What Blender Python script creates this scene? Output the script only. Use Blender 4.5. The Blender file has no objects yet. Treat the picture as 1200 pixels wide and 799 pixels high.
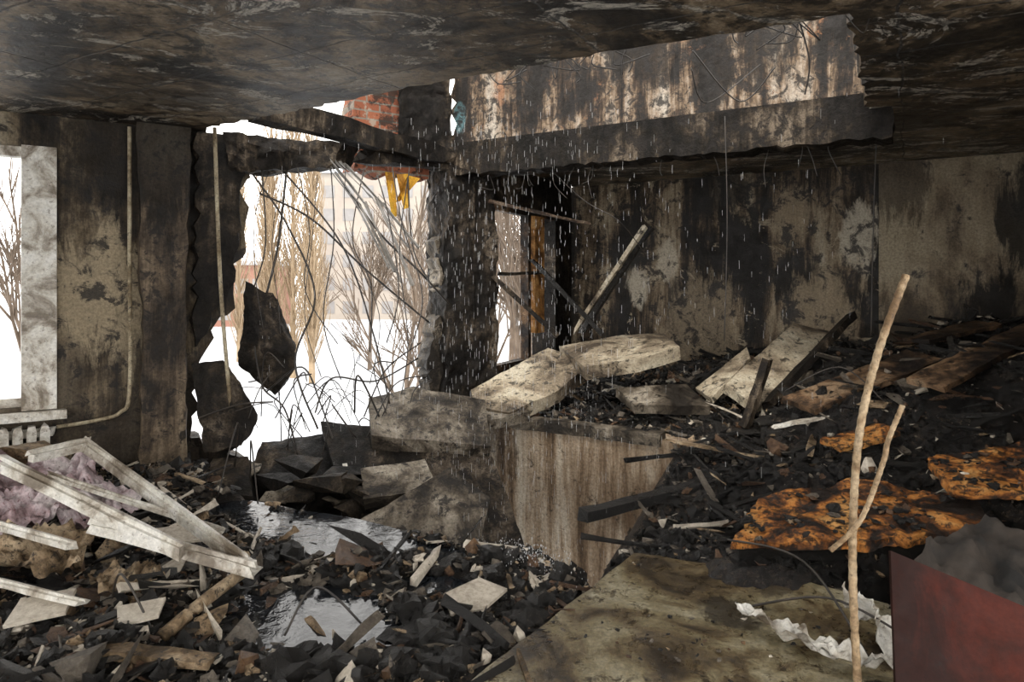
import bpy, bmesh, math, random
import numpy as np
from mathutils import Vector, Matrix, noise, Euler
random.seed(7)
R=random.random
def U(a,b): return a+(b-a)*random.random()

# ------------------------------------------------------------------ materials
def new_mat(name):
    m=bpy.data.materials.new(name); m.use_nodes=True
    nt=m.node_tree; b=nt.nodes['Principled BSDF']
    return m,nt,b
def N(nt,t,**k):
    n=nt.nodes.new(t)
    for a,v in k.items(): setattr(n,a,v)
    return n
def mapped(nt,vec,mscale=(1,1,1),loc=(0,0,0),rot=(0,0,0)):
    mp=N(nt,'ShaderNodeMapping'); mp.inputs['Scale'].default_value=mscale
    mp.inputs['Location'].default_value=loc; mp.inputs['Rotation'].default_value=rot
    nt.links.new(vec,mp.inputs[0]); return mp.outputs[0]
def noise_n(nt,vec,scale,detail=8,rough=.6,dist=0.0,mscale=(1,1,1),loc=(0,0,0),rot=(0,0,0),col=False):
    n=N(nt,'ShaderNodeTexNoise'); n.inputs['Scale'].default_value=scale
    n.inputs['Detail'].default_value=detail; n.inputs['Roughness'].default_value=rough
    n.inputs['Distortion'].default_value=dist
    nt.links.new(mapped(nt,vec,mscale,loc,rot),n.inputs['Vector']); return n.outputs[1] if col else n.outputs[0]
def ramp(nt,fac,stops,interp='LINEAR'):
    r=N(nt,'ShaderNodeValToRGB'); r.color_ramp.interpolation=interp
    e=r.color_ramp.elements
    while len(e)>1: e.remove(e[-1])
    e[0].position=stops[0][0]; e[0].color=(*stops[0][1],1)
    for p,c in stops[1:]:
        x=e.new(p); x.color=(*c,1)
    nt.links.new(fac,r.inputs[0]); return r.outputs[0]
def mixc(nt,f,a,b,mode='MIX'):
    m=N(nt,'ShaderNodeMix',data_type='RGBA',blend_type=mode)
    if isinstance(f,(int,float)): m.inputs[0].default_value=f
    else: nt.links.new(f,m.inputs[0])
    for s,i in ((a,6),(b,7)):
        if isinstance(s,tuple): m.inputs[i].default_value=(*s,1)
        else: nt.links.new(s,m.inputs[i])
    return m.outputs[2]
def mth(nt,op,a,b=0.0,clamp=False):
    m=N(nt,'ShaderNodeMath',operation=op,use_clamp=clamp)
    for s,i in ((a,0),(b,1)):
        if isinstance(s,(int,float)): m.inputs[i].default_value=s
        else: nt.links.new(s,m.inputs[i])
    return m.outputs[0]
def bump(nt,b,h,strength=.6,dist=.02):
    n=N(nt,'ShaderNodeBump'); n.inputs['Strength'].default_value=strength; n.inputs['Distance'].default_value=dist
    nt.links.new(h,n.inputs['Height']); nt.links.new(n.outputs[0],b.inputs['Normal'])
g=lambda v:(v,v,v)
def stains(nt,tc,col,blobs,tall=.6):
    if not blobs: return col
    nz=noise_n(nt,tc,3.6,10,.75,.4,mscale=(1,1,.24),loc=(2,8,4))
    for (c,r,cc,amt) in blobs:
        v=mapped(nt,tc,(1/r,1/r,tall/r),(-c[0]/r,-c[1]/r,-c[2]*tall/r))
        ln=N(nt,'ShaderNodeVectorMath',operation='LENGTH'); nt.links.new(v,ln.inputs[0])
        f=mth(nt,'ADD',ln.outputs['Value'],mth(nt,'MULTIPLY',mth(nt,'SUBTRACT',nz,.5),4.2))
        k=ramp(nt,f,[(.65,g(amt)),(1.05,g(0))])
        col=mixc(nt,k,col,cc)
    return col

def burnt(name,stops,scale=1.2,streak=.5,spot=.5,spotcol=(.012,.009,.007),light=None,lightamt=.62,rough=(.45,.85),bs=.6,off=0.0,bdist=.02,blobs=None,con=1.9,grain=.5,spotamt=.9,spec=.25):
    m,nt,b=new_mat(name)
    tc=N(nt,'ShaderNodeTexCoord').outputs['Object']
    n1=noise_n(nt,tc,scale,10,.66,.6,loc=(off,off,0))
    n2=noise_n(nt,tc,scale*3.2,9,.72,.3,mscale=(1,1,.11),loc=(off,3,1))
    f=mth(nt,'ADD',mth(nt,'MULTIPLY',n1,1-streak),mth(nt,'MULTIPLY',n2,streak))
    f=mth(nt,'ADD',mth(nt,'MULTIPLY',mth(nt,'SUBTRACT',f,.5),con),.5)
    col=ramp(nt,f,stops)
    n3=noise_n(nt,tc,scale*7,9,.72,.5,loc=(5,off,2))
    if light:
        n4=noise_n(nt,tc,scale*2.7,10,.78,.8,loc=(9,off,7))
        lm=ramp(nt,n4,[(lightamt-.012,g(0)),(lightamt+.012,g(1))])
        col=mixc(nt,lm,col,light)
    col=stains(nt,tc,col,blobs)
    sp=ramp(nt,n3,[(spot-.02,g(spotamt)),(spot+.05,g(0))])
    col=mixc(nt,sp,col,spotcol)
    n5=noise_n(nt,tc,55,5,.7)
    col=mixc(nt,grain,col,ramp(nt,n5,[(.35,g(.12)),(.62,g(1.0))]),'MULTIPLY')
    nt.links.new(col,b.inputs['Base Color'])
    b.inputs['Specular IOR Level'].default_value=spec
    nt.links.new(ramp(nt,n3,[(.35,g(rough[0])),(.65,g(rough[1]))]),b.inputs['Roughness'])
    h=mth(nt,'ADD',mth(nt,'MULTIPLY',n3,.7),mth(nt,'MULTIPLY',n5,.35))
    bump(nt,b,h,bs,bdist)
    return m
M={}
K=(.010,.008,.006); TAN=(.32,.25,.165); LT=(.52,.46,.36)
M['wall_left']=burnt('burnt_concrete_left',[(.32,K),(.43,(.05,.036,.022)),(.51,(.15,.115,.073)),(.61,(.27,.222,.152)),(.75,(.41,.355,.265))],.9,.5,.42,con=2.2,
  blobs=[((-2.95,4.9,1.5),.34,(.36,.29,.19),.8),((-2.45,5.2,2.3),.45,K,.9),((-3.0,4.9,2.55),.38,(.02,.015,.01),.8),((-2.2,5.3,1.6),.3,K,.9),((-2.6,5.1,.3),.42,(.035,.026,.018),.85),((-3.2,4.7,.6),.3,(.05,.038,.026),.7)])
M['pilaster']=burnt('scorched_pilaster',[(.32,(.02,.015,.011)),(.46,(.09,.065,.043)),(.58,(.21,.158,.105)),(.73,(.34,.285,.205))],1.3,.5,.42,off=4,con=2.3,blobs=[((-2.6,5,2.5),.42,K,.85)])
M['dark']=burnt('soot_black_concrete',[(.36,(.006,.005,.004)),(.50,(.018,.014,.010)),(.62,(.06,.045,.031)),(.76,(.17,.135,.10))],1.8,.35,.44,off=2,bs=1.0,con=2.4,spec=.2,grain=.65)
M['beam']=burnt('soot_beam',[(.38,(.005,.004,.003)),(.54,(.013,.010,.007)),(.64,(.05,.037,.025)),(.76,(.16,.125,.09))],1.6,.45,.46,off=3,bs=.9,con=2.6,spec=.15,grain=.65)
M['back']=burnt('sooty_peeling_wall',[(.36,K),(.46,(.035,.025,.016)),(.54,(.14,.10,.062)),(.63,(.28,.222,.148)),(.77,(.42,.36,.265))],.9,.62,.44,off=7,con=2.5,light=(.33,.272,.19),lightamt=.59,rough=(.35,.75),
  blobs=[((1.39,7.93,1.95),.28,K,.95),((2.47,7.31,1.9),.36,K,.97),((2.95,7.03,1.5),.25,K,.95),((1.9,7.6,1.2),.22,(.015,.012,.01),.9),((3.45,6.75,1.95),.19,LT,.9),((1.45,7.9,1.45),.15,LT,.85),((3.2,6.9,1.15),.32,TAN,.8),((1.75,7.7,1.75),.13,LT,.7),((2.1,7.5,.9),.4,TAN,.6),((2.9,7.05,2.2),.2,TAN,.7),((2.3,7.4,2.6),.35,K,.8)])
M['backr']=burnt('smoked_plaster',[(.30,(.025,.018,.012)),(.42,(.10,.074,.047)),(.52,(.24,.186,.123)),(.66,(.36,.30,.207))],.6,.3,.38,off=11,bs=.35,con=2.0,
  blobs=[((4.35,6.2,1.15),.34,K,.95),((4.6,6.1,2.0),.28,K,.9),((3.75,6.55,2.5),.3,(.05,.037,.025),.75),((3.7,6.6,.9),.35,(.06,.045,.03),.7)])
M['panel']=burnt('peeling_upper_wall',[(.38,K),(.48,(.05,.033,.022)),(.55,(.18,.125,.08)),(.63,(.30,.235,.175)),(.76,(.42,.37,.305))],1.7,.6,.46,off=13,con=2.4,light=(.22,.11,.058),lightamt=.61,
  blobs=[((.9,5.45,3.4),.22,K,.95),((.2,5.85,3.1),.12,K,.95),((1.5,5.1,3.1),.16,K,.9),((-.1,6.05,3.2),.12,(.26,.13,.07),.9),((2.3,4.7,3.0),.12,K,.9),((1.84,4.92,3.28),.28,(.02,.015,.011),.9),((1.07,5.36,3.3),.2,(.02,.015,.011),.9),((-.48,6.25,3.0),.07,(.10,.20,.22),.7)])
M['stub']=burnt('wet_concrete_wall',[(.28,(.08,.05,.028)),(.42,(.22,.152,.095)),(.54,(.37,.285,.20)),(.70,(.54,.465,.365))],1.6,.75,.36,spotcol=(.04,.028,.018),off=17,bs=.35,con=2.2,blobs=[((1.2,5.3,-.5),.4,(.14,.082,.045),.7),((-.1,6,.25),.25,(.05,.035,.025),.7)])
M['conc']=burnt('broken_concrete',[(.30,(.08,.06,.042)),(.44,(.25,.20,.14)),(.56,(.45,.38,.275)),(.72,(.60,.535,.41))],1.8,.1,.42,spotcol=(.025,.02,.015),off=19)
M['conc2']=burnt('grey_concrete',[(.32,(.02,.016,.012)),(.46,(.085,.068,.049)),(.59,(.20,.168,.128)),(.75,(.37,.325,.26))],2.2,.1,.43,off=23,con=2.2)
M['greenslab']=burnt('stained_floor_panel',[(.30,(.03,.02,.010)),(.42,(.12,.085,.042)),(.52,(.20,.163,.09)),(.64,(.29,.25,.16)),(.78,(.40,.37,.27))],2.0,.0,.39,spotcol=(.03,.02,.010),off=29,bs=.4,rough=(.2,.45),con=1.9,grain=.6,spec=.5,
  blobs=[((.9,2.9,.12),.14,(.02,.015,.01),.85),((.2,2.2,.1),.2,(.10,.062,.03),.6),((.2,3.2,.1),.22,(.10,.07,.04),.6),((1.2,3.1,.12),.12,(.03,.02,.012),.8)])
M['orange']=burnt('rotten_orange_wood',[(.34,(.014,.008,.005)),(.46,(.17,.060,.015)),(.55,(.44,.17,.036)),(.72,(.54,.28,.09))],3.6,.0,.46,off=31,con=2.0)
M['brown']=burnt('charred_brown_board',[(.34,(.012,.008,.006)),(.48,(.065,.038,.021)),(.60,(.18,.105,.055)),(.74,(.30,.205,.125))],2,.0,.43,off=37)
M['redboard']=burnt('red_brown_laminate',[(.3,(.018,.004,.002)),(.5,(.055,.009,.004)),(.7,(.08,.016,.008))],1.6,.0,.34,off=41,bs=.1,rough=(.5,.7),grain=.3,spec=.15)
M['pvc']=burnt('dirty_white_plastic',[(.28,(.18,.145,.105)),(.42,(.44,.395,.33)),(.54,(.65,.62,.55)),(.7,(.75,.73,.68))],4,.0,.38,spotcol=(.14,.105,.075),off=43,bs=.15,rough=(.3,.5),spec=.4,spotamt=.7,grain=.35)
M['cloth']=burnt('pale_soiled_fabric',[(.30,(.18,.12,.12)),(.44,(.46,.33,.34)),(.55,(.60,.49,.51)),(.7,(.72,.65,.64))],4,.0,.38,spotcol=(.18,.06,.07),off=47,bs=.3)
M['tan']=burnt('light_burnt_wood',[(.30,(.07,.045,.022)),(.5,(.28,.195,.115)),(.70,(.48,.37,.245))],5,.0,.41,off=53)
M['rust']=burnt('rusty_steel',[(.35,(.03,.018,.012)),(.5,(.11,.07,.045)),(.65,(.22,.16,.11))],8,.0,.40,off=59,bs=.3)
M['pipe']=burnt('painted_pipe',[(.35,(.16,.12,.07)),(.5,(.34,.28,.185)),(.65,(.46,.40,.28))],5,.3,.38,off=61,bs=.2)
M['rebarl']=burnt('dusty_rebar',[(.3,(.20,.125,.065)),(.5,(.37,.26,.15)),(.7,(.49,.37,.235))],9,.0,.36,spotcol=(.08,.05,.03),off=67,bs=.3,grain=.6)
M['yellow']=burnt('yellow_plastic',[(.35,(.38,.17,.02)),(.5,(.70,.36,.03)),(.65,(.80,.48,.07))],5,.0,.33,off=71,bs=.15)
M['sash']=burnt('scorched_orange_sash',[(.35,(.12,.055,.018)),(.5,(.48,.23,.07)),(.65,(.66,.38,.15))],4,.3,.36,off=73,bs=.15)

def ceiling_mat():
    m,nt,b=new_mat('scorched_ceiling')
    tc=N(nt,'ShaderNodeTexCoord').outputs['Object']
    n1=noise_n(nt,tc,.95,12,.72,.9)
    f=mth(nt,'ADD',mth(nt,'MULTIPLY',mth(nt,'SUBTRACT',n1,.5),2.2),.5)
    col=ramp(nt,f,[(.28,(.008,.006,.005)),(.42,(.04,.029,.018)),(.53,(.145,.103,.062)),(.66,(.26,.197,.126)),(.8,(.36,.295,.21))])
    n2=noise_n(nt,tc,1.25,14,.82,1.8,mscale=(1,1.9,1),loc=(3,7,0),rot=(0,0,.5))
    lm=ramp(nt,n2,[(.547,g(0)),(.560,g(1)),(.60,g(.9)),(.63,g(.15)),(.67,g(.8))])
    col=mixc(nt,lm,col,(.64,.58,.48))
    n6=noise_n(nt,tc,2.6,12,.78,1.0,loc=(13,2,0))
    col=mixc(nt,ramp(nt,n6,[(.42,g(.9)),(.47,g(0))]),col,(.010,.008,.006))
    n3=noise_n(nt,tc,9,9,.75,.3)
    sp=ramp(nt,n3,[(.41,g(.9)),(.47,g(0))])
    col=mixc(nt,sp,col,(.010,.008,.006))
    wob=noise_n(nt,tc,2.2,4,.6,0,col=True)
    va=N(nt,'ShaderNodeVectorMath',operation='MULTIPLY_ADD'); nt.links.new(wob,va.inputs[0]); va.inputs[1].default_value=(.10,.10,0); nt.links.new(tc,va.inputs[2])
    br=N(nt,'ShaderNodeTexBrick'); br.offset=0.0
    br.inputs['Scale'].default_value=1; br.inputs['Mortar Size'].default_value=.009
    br.inputs['Brick Width'].default_value=1.3; br.inputs['Row Height'].default_value=.5; br.inputs['Mortar Smooth'].default_value=.8
    nt.links.new(mapped(nt,va.outputs[0],rot=(0,0,math.radians(30))),br.inputs['Vector'])
    mask=mth(nt,'MULTIPLY',br.outputs['Fac'],ramp(nt,n6,[(.42,g(0)),(.55,g(.9))]))
    col=mixc(nt,mask,col,(.010,.008,.007))
    col=stains(nt,tc,col,[((.9,2.2,2.65),.3,(.006,.005,.005),.9),((-2.2,4.2,2.65),.5,(.03,.021,.014),.7),((2.8,5.0,2.65),.5,(.02,.015,.011),.7)],1)
    n5=noise_n(nt,tc,50,5,.7)
    col=mixc(nt,.5,col,ramp(nt,n5,[(.35,g(.12)),(.62,g(1.0))]),'MULTIPLY')
    nt.links.new(col,b.inputs['Base Color'])
    b.inputs['Specular IOR Level'].default_value=.4
    nt.links.new(ramp(nt,n3,[(.3,g(.28)),(.7,g(.65))]),b.inputs['Roughness'])
    h=mth(nt,'SUBTRACT',mth(nt,'ADD',mth(nt,'MULTIPLY',n3,.7),mth(nt,'MULTIPLY',lm,.35)),mth(nt,'MULTIPLY',mask,.6))
    bump(nt,b,h,1.0,.02); return m
M['ceil']=ceiling_mat()

def char_mat(name,stops,rough=(.12,.6),scale=3,bs=1.0):
    m,nt,b=new_mat(name)
    tc=N(nt,'ShaderNodeTexCoord').outputs['Object']
    n1=noise_n(nt,tc,scale,10,.7,.5); n2=noise_n(nt,tc,38,8,.75,.2); n3=noise_n(nt,tc,1.4,6,.6,.3,loc=(4,4,4))
    f=mth(nt,'ADD',mth(nt,'MULTIPLY',n1,.45),mth(nt,'MULTIPLY',n2,.55))
    col=ramp(nt,f,stops); nt.links.new(col,b.inputs['Base Color'])
    nt.links.new(ramp(nt,n3,[(.4,g(rough[0])),(.6,g(rough[1]))]),b.inputs['Roughness'])
    bump(nt,b,mth(nt,'ADD',n2,mth(nt,'MULTIPLY',n1,.5)),bs,.03); return m
M['char']=char_mat('wet_charred_debris',[(.40,(.005,.004,.004)),(.51,(.013,.010,.008)),(.57,(.04,.029,.020)),(.63,(.13,.097,.065)),(.71,(.28,.23,.17))],(.08,.4))
M['coal']=char_mat('charcoal',[(.38,(.004,.0035,.003)),(.56,(.011,.009,.007)),(.65,(.038,.030,.023)),(.73,(.14,.11,.085))],(.10,.38))
M['ash']=char_mat('grey_rubble',[(.35,(.035,.028,.021)),(.5,(.12,.098,.074)),(.65,(.27,.23,.18))],(.2,.6))
M['plaster']=char_mat('pale_plaster',[(.35,(.17,.14,.105)),(.5,(.44,.385,.31)),(.65,(.66,.61,.52))],(.3,.7),bs=.4)
M['bwood']=char_mat('brown_splinters',[(.35,(.022,.012,.007)),(.5,(.10,.052,.026)),(.65,(.23,.135,.068))],(.2,.6))

def brick_mat():
    m,nt,b=new_mat('red_brick')
    tc=N(nt,'ShaderNodeTexCoord').outputs['Object']
    sx=N(nt,'ShaderNodeSeparateXYZ'); nt.links.new(tc,sx.inputs[0])
    cx=N(nt,'ShaderNodeCombineXYZ')
    nt.links.new(mth(nt,'ADD',mth(nt,'MULTIPLY',sx.outputs[0],.84),mth(nt,'MULTIPLY',sx.outputs[1],.54)),cx.inputs[0]); nt.links.new(sx.outputs[2],cx.inputs[1])
    br=N(nt,'ShaderNodeTexBrick'); br.inputs['Scale'].default_value=1; br.inputs['Brick Width'].default_value=.24; br.inputs['Row Height'].default_value=.075; br.inputs['Mortar Size'].default_value=.008
    br.inputs['Color1'].default_value=(.24,.085,.045,1); br.inputs['Color2'].default_value=(.15,.05,.028,1); br.inputs['Mortar'].default_value=(.16,.135,.11,1)
    nt.links.new(cx.outputs[0],br.inputs['Vector'])
    n=noise_n(nt,tc,4.5,9,.75,.3)
    col=mixc(nt,ramp(nt,n,[(.57,g(0)),(.60,g(.8))]),br.outputs['Color'],(.27,.23,.18))
    col=mixc(nt,ramp(nt,n,[(.43,g(.9)),(.49,g(0))]),col,(.02,.016,.013))
    nt.links.new(col,b.inputs['Base Color']); b.inputs['Roughness'].default_value=.9
    b.inputs['Specular IOR Level'].default_value=.2
    bump(nt,b,n,.5,.02); return m
M['brick']=brick_mat()

def simple(name,c1,c2,scale=5,rough=.7,bs=.2):
    m,nt,b=new_mat(name)
    tc=N(nt,'ShaderNodeTexCoord').outputs['Object']
    n=noise_n(nt,tc,scale,6,.6,.2)
    nt.links.new(ramp(nt,n,[(.35,c1),(.65,c2)]),b.inputs['Base Color']); b.inputs['Roughness'].default_value=rough
    bump(nt,b,n,bs,.02); return m
M['snow']=simple('snow',(.34,.355,.39),(.58,.60,.62),.45,.9)
M['bark']=simple('tree_bark',(.09,.065,.045),(.17,.125,.09),3,.9)
M['poplar']=simple('poplar_twigs',(.26,.19,.115),(.36,.27,.175),3,.9)
M['bldg']=simple('pale_brick_facade',(.31,.27,.235),(.37,.33,.285),.3,.9)
M['bldr']=simple('red_roof_building',(.24,.11,.08),(.31,.17,.125),.3,.9)
M['bwin']=simple('window_glass_far',(.22,.21,.205),(.27,.26,.255),1,.6)
M['wire']=simple('black_wire',(.010,.009,.008),(.04,.03,.022),9,.5)
M['strip']=simple('bent_galvanised_strip',(.13,.122,.11),(.29,.27,.245),9,.45)
M['rag']=simple('burnt_rag',(.008,.007,.006),(.045,.034,.026),6,.85,.6)
def water_mat():
    m,nt,b=new_mat('puddle_water')
    tc=N(nt,'ShaderNodeTexCoord').outputs['Object']
    n=noise_n(nt,tc,14,4,.55,.3)
    b.inputs['Base Color'].default_value=(.012,.014,.017,1); b.inputs['Roughness'].default_value=.05
    b.inputs['IOR'].default_value=1.38
    bump(nt,b,n,.3,.012); return m
M['water']=water_mat()
m,nt,b=new_mat('falling_water'); b.inputs['Roughness'].default_value=.25
_n=noise_n(nt,N(nt,'ShaderNodeTexCoord').outputs['Object'],20); nt.links.new(ramp(nt,_n,[(.3,g(.7)),(.7,g(.9))]),b.inputs['Base Color'])
b.inputs['Transmission Weight'].default_value=.5
M['drop']=m

# ------------------------------------------------------------------ mesh helpers
class MB:
    def __init__(s): s.v=[];s.f=[];s.m=[]
    def add(s,v,f,mi=0):
        o=len(s.v); s.v+= [tuple(p) for p in v]; s.f+=[tuple(i+o for i in q) for q in f]; s.m+=[mi]*len(f)
    def build(s,name,mats,smooth=False):
        me=bpy.data.meshes.new(name); me.from_pydata(s.v,[],s.f)
        for k in mats: me.materials.append(M[k])
        me.polygons.foreach_set('material_index',s.m)
        if smooth: me.polygons.foreach_set('use_smooth',[True]*len(s.f))
        me.update()
        ob=bpy.data.objects.new(name,me); bpy.context.collection.objects.link(ob); return ob

def rough_hull(name,pts,mat,amp=.03,edge=.09,freq=5,smooth=True,build=True,sharp_a=.6):
    bm=bmesh.new()
    for p in pts: bm.verts.new(p)
    r=bmesh.ops.convex_hull(bm,input=bm.verts)
    junk=[e for e in r['geom_interior']+r['geom_unused'] if isinstance(e,bmesh.types.BMVert)]
    if junk: bmesh.ops.delete(bm,geom=list(set(junk)),context='VERTS')
    for _ in range(8):
        L=[e for e in bm.edges if e.calc_length()>edge]
        if not L: break
        bmesh.ops.subdivide_edges(bm,edges=L,cuts=1); bmesh.ops.triangulate(bm,faces=bm.faces)
    so=R()*50
    for v in bm.verts:
        q=v.co*freq+Vector((so,so,0))
        v.co=v.co+noise.noise_vector(q)*amp+noise.noise_vector(q*2.7)*amp*.4+noise.noise_vector(q*6)*amp*.22
    bmesh.ops.recalc_face_normals(bm,faces=bm.faces)
    sharp=[e for e in bm.edges if len(e.link_faces)==2 and e.calc_face_angle(0)>sharp_a]
    bmesh.ops.split_edges(bm,edges=sharp)
    bm.verts.index_update()
    vs=[tuple(v.co) for v in bm.verts]; fs=[tuple(v.index for v in f.verts) for f in bm.faces]; bm.free()
    if not build: return vs,fs
    o=MB(); o.add(vs,fs); return o.build(name,[mat],smooth)
def slabpts(c,t):
    c=[Vector(p) for p in c]; n=Vector((0,0,0))
    for i in range(len(c)):
        a=c[i];b_=c[(i+1)%len(c)]
        n+=Vector(((a.y-b_.y)*(a.z+b_.z),(a.z-b_.z)*(a.x+b_.x),(a.x-b_.x)*(a.y+b_.y)))
    n.normalize()
    if n.z<0: n=-n
    return c+[p-n*t for p in c]
def slab(name,c,t,mat,amp=.015,edge=.06,freq=6): return rough_hull(name,slabpts(c,t),mat,amp,edge,freq)

def beam_geo(a,b,w,h,roll=0,seg=6,jit=.004):
    a=Vector(a);b=Vector(b);d=(b-a).normalized()
    up=Vector((0,0,1)) if abs(d.z)<.9 else Vector((0,1,0))
    s=d.cross(up).normalized(); u=s.cross(d)
    s,u=s*math.cos(roll)+u*math.sin(roll), u*math.cos(roll)-s*math.sin(roll)
    vs=[];fs=[]
    for i in range(seg+1):
        c=a.lerp(b,i/seg)
        for x,y in ((-1,-1),(1,-1),(1,1),(-1,1)):
            j=Vector((U(-jit,jit),U(-jit,jit),U(-jit,jit)))*(3 if i in(0,seg) else 1)
            vs.append(c+s*x*w/2+u*y*h/2+j+ (d*U(-.02,.02) if i in(0,seg) else Vector()))
    for i in range(seg):
        for k in range(4):
            fs.append((i*4+k,i*4+(k+1)%4,i*4+4+(k+1)%4,i*4+4+k))
    fs.append((3,2,1,0)); o=seg*4; fs.append((o,o+1,o+2,o+3))
    return vs,fs
def beam(name,a,b,w,h,mat,roll=0,jit=.004):
    o=MB(); o.add(*beam_geo(a,b,w,h,roll,8,jit)); return o.build(name,[mat])
def smooth_pts(p,n=8):
    p=[Vector(q) for q in p]
    if len(p)<3: return [p[0].lerp(p[1],i/n) for i in range(n+1)]
    out=[]
    for i in range(len(p)-1):
        p0=p[max(i-1,0)];p1=p[i];p2=p[i+1];p3=p[min(i+2,len(p)-1)]
        for k in range(n):
            t=k/n
            out.append(.5*((2*p1)+(p2-p0)*t+(2*p0-5*p1+4*p2-p3)*t*t+(3*p1-p0-3*p2+p3)*t**3))
    out.append(p[-1]); return out
def tube_geo(pts,r,n=8,sides=6,taper=1,ribs=0):
    P=smooth_pts(pts,n); vs=[];fs=[]; k=len(P)
    ref=Vector((.3,.9,.2)).normalized()
    for i,c in enumerate(P):
        d=(P[min(i+1,k-1)]-P[max(i-1,0)]).normalized()
        s=d.cross(ref).normalized(); u=s.cross(d)
        rr=r*(1+(taper-1)*i/(k-1))*(1+ribs*(i%2))
        for j in range(sides):
            a=2*math.pi*j/sides; vs.append(c+(s*math.cos(a)+u*math.sin(a))*rr)
    for i in range(k-1):
        for j in range(sides):
            fs.append((i*sides+j,i*sides+(j+1)%sides,(i+1)*sides+(j+1)%sides,(i+1)*sides+j))
    fs.append(tuple(range(sides))[::-1]); fs.append(tuple((k-1)*sides+j for j in range(sides)))
    return vs,fs
def tube(name,pts,r,mat,n=8,sides=8,taper=1,ribs=0):
    o=MB(); o.add(*tube_geo(pts,r,n,sides,taper,ribs)); return o.build(name,[mat],True)

# building axes
def Ff(s,z,n=0): return Vector((-3.9+.8426*s-.538*n,4.3+.538*s+.8426*n,z))
def Bf(s,z,n=0): return Vector((.75+.866*s+.5*n,8.3-.5*s+.866*n,z))
def Lf(s,z,n=0): return Vector((-.55+.866*s+.5*n,6.3-.5*s+.866*n,z))
def Gf(s,z,n=0): return Vector((-.3+.484*s-.875*n,6.4+.875*s+.484*n,z))
def Rf(s,z,n=0): return Vector((4.62-.5*s+.866*n,6.06-.866*s-.5*n,z))
def jagline(outl,amp=.05,step=.07):
    out=[]
    for i,(x,y,j) in enumerate(outl):
        x2,y2,_=outl[(i+1)%len(outl)]
        out.append((x,y))
        if j:
            L=math.hypot(x2-x,y2-y); k=max(int(L/step),1)
            for q in range(1,k):
                t=q/k; out.append((x+(x2-x)*t+U(-amp,amp),y+(y2-y)*t+U(-amp,amp)))
    return out
def prism(mb,fn,outl,n0,n1,mi=0,amp=.05,step=.07):
    o=jagline(outl,amp,step); k=len(o)
    lay=[n0,(n0+n1)/2,n1] if any(q[2] for q in outl) else [n0,n1]
    vs=[]
    for li,nn in enumerate(lay):
        for (x,y) in o:
            jx=U(-.02,.02) if li==1 else 0
            vs.append(fn(x+jx,y+jx,nn))
    fs=[tuple(range(k))[::-1],tuple((len(lay)-1)*k+i for i in range(k))]
    for l in range(len(lay)-1):
        for i in range(k):
            fs.append((l*k+i,l*k+(i+1)%k,(l+1)*k+(i+1)%k,(l+1)*k+i))
    mb.add(vs,fs,mi)
def rect(s0,s1,z0,z1): return [(s0,z0,0),(s1,z0,0),(s1,z1,0),(s0,z1,0)]

# ------------------------------------------------------------------ room shell
w=MB()
prism(w,Ff,rect(-2.6,.86,-.2,.64),0,.28); prism(w,Ff,rect(-2.6,.86,2.43,2.65),0,.28); prism(w,Ff,rect(-2.6,-1.2,.64,2.43),0,.28)
prism(w,Ff,[(.86,-.2,0),(1.7,-.2,1),(1.78,.9,1),(2.02,1.4,1),(2.1,1.9,1),(2.13,2.65,0),(.86,2.65,0)],0,.28)
w.build('wall_left',['wall_left'])
w=MB(); prism(w,Ff,[(1.36,0,1),(1.68,0,1),(1.66,1.3,1),(1.70,2.65,0),(1.34,2.65,1),(1.38,1.2,1)],-.13,-.001,amp=.012,step=.12); 
w.build('pilaster',['pilaster'])
w=MB(); prism(w,Ff,[(1.74,1.0,1),(2.02,1.5,1),(2.08,2.64,0),(1.75,2.64,1)],-.07,-.001,amp=.03); w.build('scorched_lining',['dark'])
w=MB(); prism(w,Ff,[(1.72,-3.2,0),(4.45,-3.2,0),(4.45,.5,1),(3.7,.5,1),(3.3,.15,1),(2.8,-.15,1),(2.2,.0,1),(1.72,.3,0)],.02,.3); w.build('wall_facade_broken',['dark'])
w=MB(); prism(w,Gf,rect(-.1,2.1,-3.2,.62),0,.3); prism(w,Gf,rect(-.1,2.1,2.26,2.65),0,.3); prism(w,Gf,rect(1.65,2.1,.62,2.26),0,.3); prism(w,Gf,rect(-.1,.06,.62,2.26),0,.3)
w.build('wall_window_side',['dark'])
w=MB(); prism(w,Bf,rect(-.1,3.30,-.2,2.65),0,.25); w.build('wall_back',['back'])
w=MB(); prism(w,Bf,rect(3.27,4.6,-.2,2.65),-.04,.25); w.build('wall_back_plastered',['backr'])
w=MB(); prism(w,Rf,rect(0,4.2,-.2,2.65),0,.2); w.build('wall_right',['backr'])
w=MB(); prism(w,Lf,[(.0,2.76,0),(3.46,2.76,0),(3.46,5.3,0),(.0,5.3,1)],0,.16); w.build('wall_upper_storey',['panel'])
w=MB(); prism(w,Lf,[(-.1,2.47,1),(3.55,2.45,1),(3.55,2.76,0),(-.1,2.76,1)],-.06,.2,amp=.014,step=.06); w.build('ceiling_beam',['beam'])
def Sf(s,z,n=0): return Vector((-.42+.878*s+.478*n,6.08-.478*s+.878*n,z))
w=MB(); prism(w,Sf,[(-.1,-2.8,0),(2.1,-2.8,0),(2.1,.27,1),(-.1,.32,0)],-.04,.2,amp=.02); w.build('wall_partition_stub',['stub'])
def slabpoly(name,outl,z0,z1,mat,amp=.05):
    w=MB(); prism(w,lambda x,y,n:Vector((x,y,n)),outl,z0,z1,amp=amp,step=.06); return w.build(name,[mat])
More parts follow.
